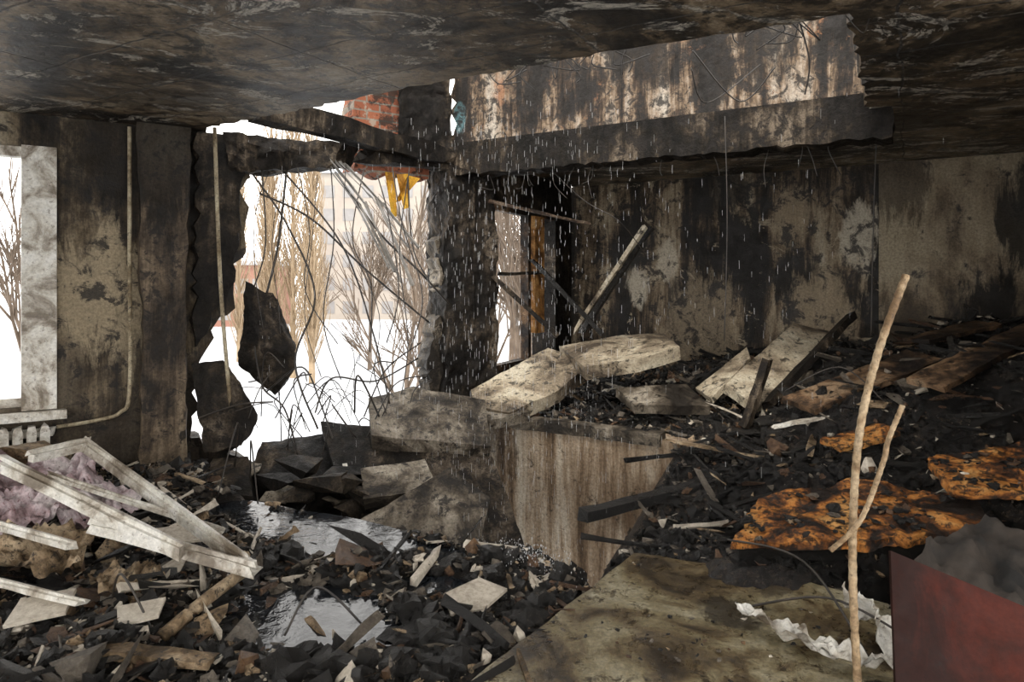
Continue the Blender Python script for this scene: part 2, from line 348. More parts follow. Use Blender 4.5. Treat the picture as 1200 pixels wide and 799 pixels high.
slabpoly('ceiling',[(-6,-.6,0),(1.0,-.6,0),(1.0,-.2,0),(4.75,6.05,0),(.8,8.4,0),(-.33,6.55,0),(-.58,6.35,0),(2.42,4.62,1),(1.45,2.93,1),(.6,3.36,1),(-.34,3.88,1),(-1.3,4.5,1),(-2.28,5.1,0),(-2.4,5.35,0),(-6.0,3.05,0)],2.65,2.86,'ceil',.022)
slabpoly('floor',[(-6,-.6,0),(1.2,-.6,0),(1.2,.1,0),(4.75,6.05,0),(.8,8.4,0),(-.3,6.5,0),(-.42,6.12,0),(1.3,5.2,1),(.42,3.35,1),(-2.0,4.62,1),(-2.3,5.25,0),(-6,2.95,0)],-.2,0,'char',.04)

# ------------------------------------------------------------------ debris terrain
ctrl=[(-2,3,.08),(-1,3,.05),(-1,2.4,.05),(0,3,.02),(-.3,3.5,.02),(-1,3.8,.0),(-1.5,4.1,.03),(-3,4,.25),(-2.5,4.5,.18),(-2,2.4,.1),(-2.7,3.4,.28),(-2,3.7,.12),(-2.2,4.9,.15),(-3.6,3.9,.2),
(0,2.3,.0),(.8,2.8,.0),(.5,3.3,-.02),(1.4,2.6,.0),(1.6,3.0,.05),(1.2,3.25,.16),(1.7,3.3,.22),(2.2,3.2,.27),(2.1,2.6,.15),(1.1,3.8,.10),(1.1,4.2,.12),(1.9,4.2,.38),(2.5,5,.70),(2.9,5.8,.92),(3.6,4.8,1.0),(2.7,3.6,.42),(4.3,5.8,1.15),
(1.35,5.0,.25),(1.8,5.8,.42),(.78,6.2,.36),(0,6.4,.32),(1,7.8,.5),(3,6.8,.85),(2.3,6.5,.68),(.3,7,.4),(2,1,.05),(-3,2,.1),(0,1,.0),(.6,4.0,.0),(.9,4.7,.12),(-4.5,3,.1)]
C=np.array(ctrl)
heaps=[(-.85,3.42,.13,.09),(-.55,3.42,.13,.09),(-.12,3.38,.18,.09),(.15,3.45,.15,.08),(-.35,3.0,.14,.06),(-1.55,3.0,.2,.06),(-1.6,2.6,.2,.05),(-.45,2.5,.15,.05),(-2.1,4.0,.2,.06),(2.4,4.4,.3,.08),(1.4,4.3,.25,.07),(3.0,5.0,.3,.08)]
pools=[(-.88,2.93,.36,.28),(-1.05,3.88,.60,.22),(-.42,3.62,.25,.10),(-.35,3.22,.20,.10),(-1.6,4.20,.42,.17)]
def inpool(x,y):
    best=9
    for a,b_,rx,ry in pools:
        dx,dy=x-a,y-b_; c,s_=math.cos(.5),math.sin(.5)
        u=dx*c-dy*s_; v=dx*s_+dy*c
        best=min(best,(u/rx)**2+(v/ry)**2+1.1*noise.noise(Vector((x*5,y*5,9))))
    return best
def base_h(x,y):
    d2=(C[:,0]-x)**2+(C[:,1]-y)**2+.01
    wt=d2**-1.8
    h=float((wt*C[:,2]).sum()/wt.sum())
    for a,b_,r,k in heaps: h+=k*math.exp(-((x-a)**2+(y-b_)**2)/(r*r))
    return h
hole=[(-2.4,5.4),(-2.0,4.62),(.42,3.35),(1.3,5.2),(-.42,6.1),(-.42,6.6),(-2.4,5.7)]
room=[(-6,.6),(1.55,.6),(4.6,6.02),(.78,8.25),(-.28,6.45),(-.45,6.12),(-2.3,5.3),(-6,2.9)]
def inside(p,poly):
    x,y=p;c=False;n=len(poly)
    for i in range(n):
        x1,y1=poly[i];x2,y2=poly[i-1]
        if (y1>y)!=(y2>y) and x<(x2-x1)*(y-y1)/(y2-y1)+x1: c=not c
    return c
def dseg(p,a,b):
    ax,ay=a;bx,by=b;px,py=p
    t=max(0,min(1,((px-ax)*(bx-ax)+(py-ay)*(by-ay))/((bx-ax)**2+(by-ay)**2)))
    return math.hypot(px-ax-t*(bx-ax),py-ay-t*(by-ay))
def fine(x,y):
    a=noise.fractal(Vector((x*3.2,y*3.2,1.7)),1.0,2.0,5)
    b_=noise.fractal(Vector((x*14,y*14,4.1)),.9,2.1,3)
    return a*.055+b_*.020
POOLZ=.055
def height(x,y):
    h=base_h(x,y)+fine(x,y)*(1.0 if y>2.9 and x>.6 else .85)
    if x<.3 and y<4.6:
        k=inpool(x,y)
        if k<1.5:
            t=max(0,min(1,(1.5-k)/.8)); t=t*t*(3-2*t)
            h=h*(1-t)+(POOLZ-.03)*t
        elif h<POOLZ+.006: h=POOLZ+.006+abs(fine(x,y))*.4
    return h
def terrain():
    st=.028; x0,x1,y0,y1=-4.4,4.8,1.4,8.4
    nx=int((x1-x0)/st);ny=int((y1-y0)/st)
    V=[]
    idx=-np.ones((nx+1,ny+1),int)
    for i in range(nx+1):
        x=x0+i*st
        for j in range(ny+1):
            y=y0+j*st; p=(x,y)
            if y<abs(x)*1.05-.6 : continue
            if inside(p,hole):
                dd=min(dseg(p,hole[1],hole[2]),dseg(p,hole[2],hole[3]))
                if dd>.42 : continue
                if dseg(p,(1.3,5.2),(-.42,6.1))<.09: continue
                z=height(x,y)-dd*1.6-.02
            elif inside(p,room): z=height(x,y)
            else: continue
            idx[i,j]=len(V); V.append((x,y,z))
    F=[]
    for i in range(nx):
        for j in range(ny):
            q=(idx[i,j],idx[i+1,j],idx[i+1,j+1],idx[i,j+1])
            if min(q)>=0: F.append(tuple(int(k) for k in q))
    o=MB(); o.add(V,F); o.build('charred_debris_bed',['char'])
terrain()

# ------------------------------------------------------------------ scattered fragments
templates=[];lumps=[]
for k in range(14):
    bm=bmesh.new()
    for _ in range(12 if k<9 else 8): bm.verts.new(Vector((U(-1,1),U(-1,1),U(-1,1))))
    r=bmesh.ops.convex_hull(bm,input=bm.verts)
    junk=[e for e in r['geom_interior']+r['geom_unused'] if isinstance(e,bmesh.types.BMVert)]
    if junk: bmesh.ops.delete(bm,geom=list(set(junk)),context='VERTS')
    bm.verts.index_update()
    templates.append(([v.co.copy() for v in bm.verts],[tuple(v.index for v in f.verts) for f in bm.faces])); bm.free()
for k in range(10):
    bm=bmesh.new(); bmesh.ops.create_icosphere(bm,subdivisions=2,radius=1)
    for v in bm.verts: v.co=v.co*(1+.9*noise.noise(v.co*1.6+Vector((k*7,0,0)))+U(-.16,.16))
    lumps.append(([v.co.copy() for v in bm.verts],[tuple(v.index for v in f.verts) for f in bm.faces])); bm.free()
def frag(mb,c,sx,sy,sz,rot,mi,lib=None):
    vs,fs=random.choice(lib or templates); mt=Euler(rot).to_matrix()
    c=Vector(c)
    mb.add([c+mt@Vector((v.x*sx,v.y*sy,v.z*sz)) for v in vs],fs,mi)
def wchoice(ws):
    r=R()*sum(ws)
    for i,x in enumerate(ws):
        r-=x
        if r<0: return i
    return 0
FM=['coal','ash','plaster','bwood','tan']
def scatter(name,n,xr,yr,ws,sz,ok=lambda x,y:True,stick=.15,flat=.3,lump=.35):
    mb=MB(); c=0; t=0
    while c<n and t<n*20:
        t+=1
        x=U(*xr); y=U(*yr)
        if abs(x)>.80*y+.1: continue
        if not inside((x,y),room) or inside((x,y),hole) or not ok(x,y): continue
        z=height(x,y); mi=wchoice(ws); s=sz[0]+(sz[1]-sz[0])*R()**3.0
        k=R(); e=(U(-.5,.5),U(-.5,.5),U(0,6.28))
        if k<stick: frag(mb,(x,y,z+s*.3),s*U(2,4.5),s*.35,s*.25,e,mi)
        elif k<stick+flat: frag(mb,(x,y,z+s*.25),s*1.5,s*U(.7,1.3),s*.15,e,mi)
        elif R()<lump: frag(mb,(x,y,z+s*.2),s,s*U(.6,1),s*U(.4,.8),(U(-.6,.6),U(-.6,.6),U(0,6)),mi if R()<.4 else 0,lumps)
        else: frag(mb,(x,y,z+s*.3),s,s*U(.6,1),s*U(.4,.9),(U(0,6),U(0,6),U(0,6)),mi)
        c+=1
    return mb.build(name,FM)
onpanel=[(.62,3.5),(1.6,3.05),(1.7,1.8),(-.6,1.9)]
noP=lambda x,y: not inside((x,y),onpanel)
pud=lambda x,y: noP(x,y) and (inpool(x,y)>1.0 or R()<.05)
scatter('floor_rubble',16000,(-3.4,.7),(2.1,5.1),[52,18,10,13,8],(.004,.040),pud)
scatter('floor_rubble_large',330,(-3.4,.3),(2.3,5.0),[40,22,16,13,10],(.03,.100),pud,.3,.4,.3)
scatter('burnt_clumps',260,(-1.3,.35),(2.4,3.7),[92,5,0,3,0],(.03,.08),lambda x,y:noP(x,y) and inpool(x,y)>1.0,.1,.1,.9)
scatter('charred_heap_fragments',17000,(.5,4.6),(3.1,8.0),[86,6,2.5,4,1.5],(.006,.042),noP)
scatter('heap_rubble',380,(.0,4.4),(4.0,8.0),[58,20,8,9,5],(.03,.11),noP,.3,.4,.3)
scatter('ledge_rubble',1800,(-.4,2.4),(5.2,8.0),[48,23,12,10,7],(.012,.06),lambda x,y:noP(x,y) and y>6.0-.55*x)
mb=MB()
for i in range(300):
    x=U(-.4,1.5);y=U(2.0,3.4)
    if inside((x,y),onpanel): frag(mb,(x,y,.115 if y>2.5 else .09),U(.004,.016),U(.004,.012),U(.003,.008),(0,0,U(0,6)),wchoice([60,14,8,12,6]))
mb.build('panel_crumbs',FM)
mb=MB()
for i in range(520):   # ash lying on the rotten boards
    if i<320: u=R(); x=1.12+1.1*u; y=3.18+U(0,.45)*(1-.5*abs(u-.5)); z=.275+.10*u*.9+.16*(y-3.18)
    else: x=U(2.25,2.75); y=U(3.3,3.72); z=.47+.16*(x-2.25)+.10*(y-3.3)
    s=U(.004,.026)*R()+.005
    if noise.noise(Vector((x*5,y*5,2)))<.02: continue
    frag(mb,(x,y,z+.012),s*1.3,s,s*.5,(U(-.3,.3),U(-.3,.3),U(0,6)),wchoice([86,5,2,5,2]),lumps if R()<.4 else None)
mb.build('ash_on_boards',FM)

# water lying on the floor
w=MB()
def pool(cx,cy,rx,ry,z,rot=0):
    vs=[];k=40
    for i in range(k):
        a=2*math.pi*i/k
        x=math.cos(a)*rx;y=math.sin(a)*ry
        vs.append((cx+x*math.cos(rot)-y*math.sin(rot),cy+x*math.sin(rot)+y*math.cos(rot),z))
    w.add(vs,[tuple(range(k))])
for i_,(a,b_,rx,ry) in enumerate(pools): pool(a,b_,rx*1.35,ry*1.35,POOLZ+i_*.0004,-.5)
w.build('water_puddles',['water'])

# ------------------------------------------------------------------ lower storey + collapsed slabs
w=MB(); w.add([(-5,-1,-2.8),(5,-1,-2.8),(5,8.2,-2.8),(-2.1,5.55,-2.8),(-5,3.6,-2.8)],[(0,1,2,3,4)]); w.build('floor_lower',['dark'])
rough_hull('collapsed_rubble_mound',[(-2.3,5.2,-2.8),(-2.4,3.8,-2.8),(.8,3.2,-2.8),(1.0,4.9,-2.8),(-.5,5.8,-2.8),(-1.4,5.1,-.4),(-.8,5.3,-.3),(-.5,4.6,-1.0),(-1.9,4.8,-.5),(.0,5.0,-1.4)],'dark',.12,.14,3)
rough_hull('hanging_concrete_chunk',[(-2.09,5.35,1.49),(-1.90,5.42,1.40),(-1.70,5.4,.83),(-1.87,5.35,.60),(-2.17,5.4,.84),(-2.14,5.45,1.2),(-1.80,5.50,1.2),(-2.02,5.5,1.42),(-1.85,5.55,.68),(-2.1,5.55,.85)],'dark',.03,.03,6)
rough_hull('fallen_wall_chunk',[(-2.40,5.1,.88),(-2.16,5.1,.92),(-1.90,5.1,.50),(-1.96,5.0,.30),(-2.26,5.0,.25),(-2.36,5.3,.8),(-2.0,5.35,.45),(-2.3,5.35,.2)],'dark',.03,.035,6)
slab('fallen_slab_upper',[(-1.14,5.42,.58),(-.80,5.55,.64),(-.22,5.55,.54),(-.16,5.02,.29),(-1.02,4.98,.38)],.13,'conc2',.007,.04)
slab('collapsed_floor_slab',[(-1.48,5.28,.42),(-.20,5.2,.32),(.13,4.5,-.36),(-.30,4.32,-.44),(-1.20,4.75,.08)],.15,'dark',.010,.05)
slab('fallen_slab_lower',[(-1.0,4.28,-.02),(-.42,4.58,.25),(-.14,4.42,.10),(-.22,4.10,-.18),(-.58,4.04,-.22)],.09,'conc2',.006,.04)
slab('fallen_slab_side',[(-1.05,4.75,.20),(-.62,4.85,.24),(-.50,4.62,.10),(-.98,4.52,.06)],.10,'conc2',.006,.04)
rough_hull('broken_sill_block',[(-1.9,5.2,.28),(-1.4,5.4,.30),(-1.2,5.2,.1),(-1.9,4.9,.1),(-1.5,4.8,-.2),(-1.9,5.1,-.4),(-1.2,5.1,-.4),(-1.3,4.8,.05)],'dark',.02,.045,5)
rough_hull('broken_sill_block',[(-2.2,5.0,.20),(-1.9,4.9,.24),(-1.75,4.6,.05),(-2.1,4.6,.1),(-2.2,4.8,-.4),(-1.8,4.6,-.4),(-1.8,5.0,-.4)],'dark',.02,.045,5)
w=MB()
for i in range(34):
    c=Vector((U(-2.0,-.7),U(4.55,5.2),U(-.25,.20))); s=U(.06,.16)
    pts=[c+Vector((U(-1,1)*s*1.4,U(-1,1)*s,U(-1,1)*s*.6)) for _ in range(8)]
    v_,f_=rough_hull('',pts,'',.006,.04,8,build=False); w.add(v_,f_,wchoice([7,3,1]))
w.build('breach_rubble',['dark','conc2','conc'],True)
beam('pale_debris_board',(-1.50,4.82,.08),(-1.12,4.8,.16),.10,.02,'conc2',.5)
beam('pale_debris_board',(-1.2,4.9,.18),(-1.08,4.7,-.1),.03,.03,'pvc')

# pillar
rough_hull('concrete_pillar',[Ff(3.80,.0,-.22),Ff(4.34,.0,-.22),Ff(3.78,.0,.2),Ff(4.34,.0,.25),Ff(3.86,.9,-.2),Ff(4.28,.9,-.2),Ff(3.80,2.72,-.2),Ff(4.30,2.72,-.2),Ff(3.80,2.72,.2),Ff(4.30,2.72,.2)],'dark',.05,.035,4)
w=MB(); prism(w,Ff,[(3.66,.35,1),(3.95,.3,0),(3.95,2.5,1),(3.86,2.2,1),(3.74,1.7,1),(3.84,1.35,1),(3.70,.95,1)],-.10,.12,amp=.05,step=.05); w.build('torn_wall_edge',['conc2'])
w=MB(); prism(w,Ff,[(3.0,2.48,1),(3.72,2.45,0),(3.72,3.9,1),(3.2,3.8,1),(3.02,3.2,1)],.0,.3,amp=.04); w.build('brick_wall_remnant',['brick'])
rough_hull('upper_pier',[(-1.02,6.1,2.66),(-.56,6.25,2.66),(-1.0,6.1,3.5),(-.56,6.2,3.5),(-1.0,6.45,2.66),(-.6,6.45,2.66),(-1.0,6.4,3.5),(-.6,6.4,3.5)],'beam',.04,.05,5)
rough_hull('hanging_slab_remnant',[(-2.22,5.25,2.66),(-1.35,5.6,2.64),(-2.22,5.3,2.35),(-1.5,5.45,2.40),(-2.2,5.6,2.64),(-1.3,5.85,2.62),(-1.35,5.7,2.45),(-2.2,5.6,2.38)],'beam',.045,.045,5)
beam('charred_joist',(-1.85,4.85,2.74),(-.5,6.3,2.62),.14,.16,'beam',0,.02)
beam('charred_joist',(-1.25,5.65,2.55),(-.45,6.4,2.60),.14,.12,'beam',0,.02)

# ------------------------------------------------------------------ ledge slabs and boards
slab('broken_concrete_slab',[(.45,6.55,.88),(1.02,6.6,.98),(1.42,6.4,1.02),(1.46,5.95,.93),(1.05,5.80,.84),(.62,5.85,.77)],.12,'conc',.007,.04)
slab('broken_concrete_slab',[(-.36,5.95,.56),(-.02,6.2,.70),(.34,6.5,.87),(.72,6.25,.76),(.40,5.85,.57),(-.02,5.6,.43),(-.28,5.68,.46)],.13,'conc',.008,.04)
slab('broken_concrete_slab',[(-.42,5.80,.46),(-.1,5.95,.50),(.15,5.65,.42),(-.2,5.5,.38)],.09,'conc2',.008,.04)
slab('tilted_concrete_plate',[(1.75,5.6,.66),(2.60,6.3,1.12),(2.88,6.2,1.05),(2.55,5.7,.74),(1.90,5.3,.54)],.09,'conc',.010,.04)
rough_hull('plaster_block',[(2.87,6.2,.98),(3.42,6.25,.99),(3.35,6.0,.72),(2.80,6.0,.68),(3.4,6.4,.7),(2.85,6.4,.7)],'conc',.02,.04,5)
slab('plaster_board_piece',[(1.56,5.8,.60),(2.08,6.05,.92),(2.04,5.85,.85),(1.62,5.55,.55)],.05,'conc',.006,.05)
slab('rubble_plate',[(.9,5.9,.58),(1.5,5.9,.62),(1.6,5.5,.5),(1.0,5.55,.5)],.08,'conc2',.01,.05)
slab('charred_board',[(1.96,4.95,.66),(3.10,5.35,.97),(3.15,5.0,.93),(2.08,4.7,.62)],.04,'brown',.012,.05)
slab('charred_board',[(2.65,4.6,.86),(3.9,5.2,1.19),(3.65,4.8,1.10),(2.75,4.35,.83)],.04,'brown',.012,.05)
slab('charred_board',[(3.2,5.6,1.04),(3.9,5.75,1.18),(3.95,5.5,1.16),(3.3,5.4,1.04)],.03,'brown',.012,.05)
slab('rotten_orange_board',[(1.06,3.24,.27),(1.30,3.62,.35),(1.85,3.74,.42),(2.34,3.48,.41),(2.25,3.18,.36),(1.6,3.13,.31)],.05,'orange',.028,.035)
slab('rotten_orange_board',[(2.25,3.72,.54),(2.90,3.8,.63),(2.60,3.25,.50),(2.2,3.38,.47)],.04,'orange',.028,.035)
slab('rotten_orange_board',[(1.95,4.3,.50),(2.35,4.38,.60),(2.40,4.22,.57),(2.0,4.15,.48)],.03,'orange',.02,.035)
slab('large_floor_panel',[(.62,3.47,.12),(1.25,3.2,.13),(1.62,2.95,.11),(1.55,1.9,.08),(-.5,1.9,.06),(-.14,2.42,.09)],.06,'greenslab',.008,.06)
slab('wall_base_beam',[(-.15,6.02,.36),(1.2,5.3,.34),(1.12,5.16,.34),(-.22,5.88,.36)],.09,'conc2',.012,.05)
slab('red_brown_board',[(1.31,2.36,.57),(1.78,2.2,.40),(1.75,2.05,.05),(1.22,2.16,.05)],.022,'redboard',.002,.2)
beam('black_beam',(.41,4.08,.10),(1.6,4.55,.22),.09,.06,'coal')
beam('pale_plank',(1.13,4.9,.36),(1.70,4.55,.32),.13,.02,'tan',.2)
beam('pale_plank',(1.80,4.7,.50),(2.35,4.72,.60),.05,.02,'pvc')
beam('charred_plank',(1.98,5.3,.55),(2.93,5.9,1.20),.11,.05,'beam',.4)
beam('charred_plank',(1.75,5.15,.38),(1.98,5.3,.88),.07,.05,'beam')
beam('charred_plank',(1.6,4.5,.3),(2.5,4.6,.52),.06,.04,'coal')
beam('charred_plank',(1.1,3.32,.19),(2.2,3.14,.27),.06,.07,'coal')
beam('fallen_pole',(.62,6.7,1.02),(1.22,6.2,2.02),.045,.04,'conc')
beam('fallen_pole',(.67,6.65,1.0),(1.27,6.25,2.0),.05,.05,'coal')
beam('fallen_pole',(.20,6.75,1.72),(.86,6.5,1.00),.04,.04,'coal')
beam('fallen_pole',(-.18,6.4,1.55),(.42,6.4,1.0),.05,.04,'dark')
beam('window_cross_rail',(-.12,6.6,1.57),(.35,7.3,1.6),.03,.03,'dark')
beam('ceiling_batten',(-.2,6.3,2.24),(.72,6.3,2.03),.025,.025,'rust')
w=MB()
for i in range(190):
    x=U(.6,4.2);y=U(3.4,7.5)
    if abs(x)>.8*y or not inside((x,y),room) or inside((x,y),hole): continue
    z=height(x,y)+.03;a=U(0,6.28);L=U(.1,.5)
    w.add(*beam_geo((x,y,z),(x+L*math.cos(a),y+L*math.sin(a),z+U(-.03,.12)),U(.008,.035),U(.006,.022),U(0,3),3),wchoice([78,8,4,7,3]))
w.build('splintered_slats',FM)
w=MB()
for i in range(130):
    x=U(-3,.2);y=U(2.4,4.6)
    if abs(x)>.8*y or inside((x,y),hole) or inpool(x,y)<1.3: continue
    z=height(x,y)+.03;a=U(0,6.28);L=U(.08,.35)
    w.add(*beam_geo((x,y,z),(x+L*math.cos(a),y+L*math.sin(a),z+U(-.02,.08)),U(.010,.04),U(.006,.018),U(0,3),3),wchoice([50,12,14,13,11]))
w.build('floor_slats',FM)

# ------------------------------------------------------------------ crumpled sheets
def sheet(mb,cx,cy,cz,sx,sy,rot,amp,mi,tilt=(0,0),ragged=.12):
    n=22; so=R()*40; vs=[];fs=[]
    mt=Euler((tilt[0],tilt[1],rot)).to_matrix()
    for i in range(n+1):
        for j in range(n+1):
            u=(i/n-.5);v=(j/n-.5)
            rg=1+ragged*2*noise.noise(Vector((u*3+so,v*3,so)))
            u*=sx*rg;v*=sy*rg
            z=noise.noise(Vector((u*5/max(sx,.3)+so,v*5/max(sy,.3),so)))*amp+abs(noise.noise(Vector((u*12/max(sx,.3)+so,v*9/max(sy,.3),1))))*amp*.8
            vs.append(Vector((cx,cy,cz))+mt@Vector((u,v,z)))
    for i in range(n):
        for j in range(n):
            a=i*(n+1)+j; fs.append((a,a+1,a+n+2,a+n+1))
    mb.add(vs,fs,mi)
w=MB(); sheet(w,-2.75,3.85,.36,.7,.45,.2,.16,0,(.3,.1)); sheet(w,-2.35,3.75,.28,.5,.35,-.5,.14,0,(.3,.2)); sheet(w,-2.55,3.45,.34,.4,.3,.6,.12,0,(.3,.1)); w.build('crumpled_bedding',['cloth'],True)
w=MB(); sheet(w,-2.2,3.2,.24,.42,.30,.3,.09,0,(.3,.1)); sheet(w,-1.75,3.1,.15,.3,.18,.9,.07,0,(.2,.1)); w.build('torn_cardboard',['tan'],True)
w=MB(); sheet(w,1.05,2.62,.16,.09,.40,.75,.05,0,(.1,.2)); sheet(w,1.22,2.45,.16,.07,.34,1.1,.06,0,(.1,.3)); sheet(w,1.40,2.6,.17,.12,.35,.4,.08,0,(.4,.5)); w.build('tattered_white_cloth',['pvc'],True)
w=MB(); sheet(w,2.05,2.85,.27,.55,.5,.4,.07,0,(.3,-.2)); sheet(w,1.75,2.75,.18,.4,.35,.9,.05,0,(.2,-.1)); w.build('burnt_rags',['rag'],True)
slab('broken_floor_tile',[(-.30,3.0,.13),(-.15,3.12,.15),(-.02,3.05,.13),(-.12,2.9,.11),(-.26,2.88,.10)],.015,'plaster',.002,.05)
slab('broken_floor_tile',[(-2.05,2.85,.18),(-1.85,2.9,.20),(-1.8,2.75,.17),(-2.0,2.68,.15)],.015,'plaster',.002,.05)
slab('broken_floor_tile',[(-1.85,3.55,.22),(-1.60,3.62,.22),(-1.55,3.48,.19),(-1.78,3.40,.19)],.012,'plaster',.002,.05)
slab('broken_floor_tile',[(-1.62,2.80,.17),(-1.45,2.86,.18),(-1.42,2.74,.16),(-1.55,2.68,.15)],.012,'plaster',.002,.05)
w=MB()
for (x0,z0,x1,z1,x2,z2) in [(-1.10,2.45,-1.02,2.45,-1.03,2.05),(-1.0,2.43,-.90,2.44,-.93,2.12),(-.9,2.42,-.80,2.40,-1.0,2.18)]:
    w.add([(x0,5.9,z0),(x1,5.95,z1),(x2,5.85,z2),(x2+.03,5.93,z2+.02)],[(0,1,3,2)])
w.build('yellow_torn_plastic',['yellow'])

# ------------------------------------------------------------------ window frames lying + standing
w=MB()
def prof(mb,a,b,wd=.075,ht=.05,roll=0):
    mb.add(*beam_geo(a,b,wd,ht,roll,6,.002)); 
    a=Vector(a);b=Vector(b); o=Vector((0,0,ht*.75))
    mb.add(*beam_geo(a+o,b+o,wd*.35,ht*.6,roll,6,.002))
prof(w,(-2.5,4.0,.54),(-1.22,3.15,.19),.05,.045); prof(w,(-2.475,3.3,.62),(-1.50,3.1,.27),.055,.045); prof(w,(-1.99,3.25,.33),(-1.17,3.12,.17),.065,.045,.3); prof(w,(-2.62,3.7,.54),(-2.48,4.02,.54),.06,.045)
w.build('fallen_window_frame',['pvc'])
w=MB(); prof(w,(-3.0,3.5,.35),(-2.0,3.1,.30),.04,.025); w.build('fallen_window_bead',['pvc'])
w=MB(); prof(w,(-2.45,3.62,.47),(-1.45,3.42,.25),.03,.02); w.build('fallen_window_bead',['pvc'])
w=MB(); prof(w,(-2.3,2.95,.22),(-1.75,2.78,.19),.035,.02); w.build('fallen_window_bead',['pvc'])
w=MB(); prism(w,Ff,rect(.66,.86,.62,2.43),-.03,.12); prism(w,Ff,rect(-1.2,.66,.62,.70),.05,.12); prism(w,Ff,rect(-1.2,.66,2.36,2.43),.05,.12); prism(w,Ff,rect(-.3,-.22,.7,2.36),.05,.12); prism(w,Ff,rect(-1.3,.92,.56,.62),-.12,.1)
w.build('window_1',['pvc'])
w=MB(); prism(w,Gf,rect(.94,1.0,.62,2.26),-.02,.08); prism(w,Gf,rect(.06,.11,.62,2.26),.0,.08); prism(w,Gf,rect(.11,1.63,.62,.68),0,.08); prism(w,Gf,rect(.11,1.63,2.2,2.26),0,.08); 
w.build('window_2',['brown'])
w=MB(); prism(w,Gf,rect(1.02,1.24,.95,2.2),-.06,.02);w.build('window_2_sash',['sash'])
w=MB()
for i in range(11):
    s=.02+i*.075
    prism(w,Ff,[(s,.12,0),(s+.055,.12,0),(s+.055,.50,0),(s+.045,.53,0),(s+.01,.53,0),(s,.50,0)],-.16,-.05)
prism(w,Ff,rect(0,.84,.45,.49),-.12,-.09); prism(w,Ff,rect(0,.84,.15,.19),-.12,-.09); w.build('radiator',['pvc'])
rough_hull('brown_cushion',[(-3.12,4.05,.38),(-2.78,4.1,.36),(-3.08,4.0,.50),(-2.98,4.0,.53),(-2.85,4.05,.50),(-3.1,4.3,.40),(-2.8,4.3,.40),(-2.95,4.3,.50)],'tan',.01,.05,4)
tube('heating_pipe',[Ff(1.30,2.62,-.07),Ff(1.30,1.6,-.07),Ff(1.30,.72,-.07),Ff(1.24,.56,-.07),Ff(1.1,.52,-.07),Ff(.86,.50,-.08)],.014,'pipe')
tube('leaning_pipe',[(-2.20,5.05,2.64),(-2.17,5.08,1.5),(-2.08,5.05,.55)],.014,'pipe')
w=MB(); w.add(*tube_geo([(-1.38,2.68,.10),(-1.3,2.9,.15),(-1.26,3.2,.14)],.028,8,8)); w.build('curved_trim_piece',['tan'],True)
beam('split_timber',(-1.62,2.58,.12),(-1.10,2.5,.11),.08,.03,'tan')
# ------------------------------------------------------------------ rebar, wires
def rebar(name,pts,r): return tube(name,pts,r,'rebarl',14,8,1,.16)
rebar('bent_rebar',[(1.17,2.3,.06),(1.175,2.35,.41),(1.2,2.4,.69),(1.225,2.4,.99),(1.29,2.4,1.26),(1.386,2.4,1.524)],.0125)
rebar('bent_rebar',[(1.10,2.36,.57),(1.2,2.35,.68),(1.278,2.35,.88),(1.30,2.36,.95),(1.345,2.35,1.075)],.0085)
w=MB()
wires=[[(-2.05,5.4,2.35),(-1.75,5.3,1.95),(-1.5,5.2,1.4),(-1.62,5.1,.9),(-1.45,5.1,.4)],
[(-1.85,5.5,2.4),(-1.35,5.4,1.8),(-1.1,5.4,1.1),(-.95,5.3,.55)],
[(-2.0,5.4,2.2),(-1.6,5.45,2.0),(-1.2,5.6,1.6),(-.7,5.8,1.15)],
[(-1.45,5.6,2.4),(-1.1,5.7,1.9),(-.8,5.8,1.6),(-.55,6.0,1.3)],
[(-.8,5.8,.85),(-1.1,5.5,.7),(-1.4,5.3,.75),(-1.5,5.2,.5)],
[(-2.05,5.42,1.45),(-1.95,5.4,1.8),(-1.98,5.4,2.4)],[(-1.95,5.42,1.4),(-1.85,5.4,1.8),(-1.8,5.45,2.4)],
[(-1.9,5.3,.65),(-1.6,5.2,.85),(-1.45,5.2,.55),(-1.3,5.1,.2)],
[(-2.3,5.0,.5),(-2.0,5.0,.6),(-1.75,5.0,.62)],
[(-.9,5.9,2.4),(-.85,5.85,1.8),(-.7,5.8,1.5)],
[(-1.2,5.2,.5),(-1.15,5.1,.8),(-1.0,5.2,.45)],
[(-.75,5.6,1.0),(-1.0,5.4,.8),(-1.15,5.3,.45)],
[(-1.6,5.1,.2),(-1.7,5.1,.55),(-1.9,5.2,.7),(-2.0,5.3,1.0)]]
for p in wires: w.add(*tube_geo(p,U(.006,.010),8,5))
for i in range(30):
    a=Vector((U(-2.0,-.8),U(5.0,5.5),U(.1,.5))); b_=a+Vector((U(-.25,.25),U(-.1,.1),U(.15,.5))); c_=b_+Vector((U(-.3,.3),U(-.1,.1),U(-.25,.25)))
    w.add(*tube_geo([a,b_,c_],U(.003,.006),6,4))
for i in range(10):
    a=Vector((-1.95+i*.125,U(5.4,5.6),U(2.35,2.45))); e_=Vector((a.x+U(-.15,.35),U(5.2,5.5),U(.3,1.2)))
    m1=a.lerp(e_,.33)+Vector((U(-.12,.12),0,U(-.1,.1))); m2=a.lerp(e_,.66)+Vector((U(-.15,.15),0,U(-.1,.1)))
    w.add(*tube_geo([a,m1,m2,e_],U(.003,.006),7,4))
w.build('exposed_rebar_tangle',['wire'],True)
w=MB()
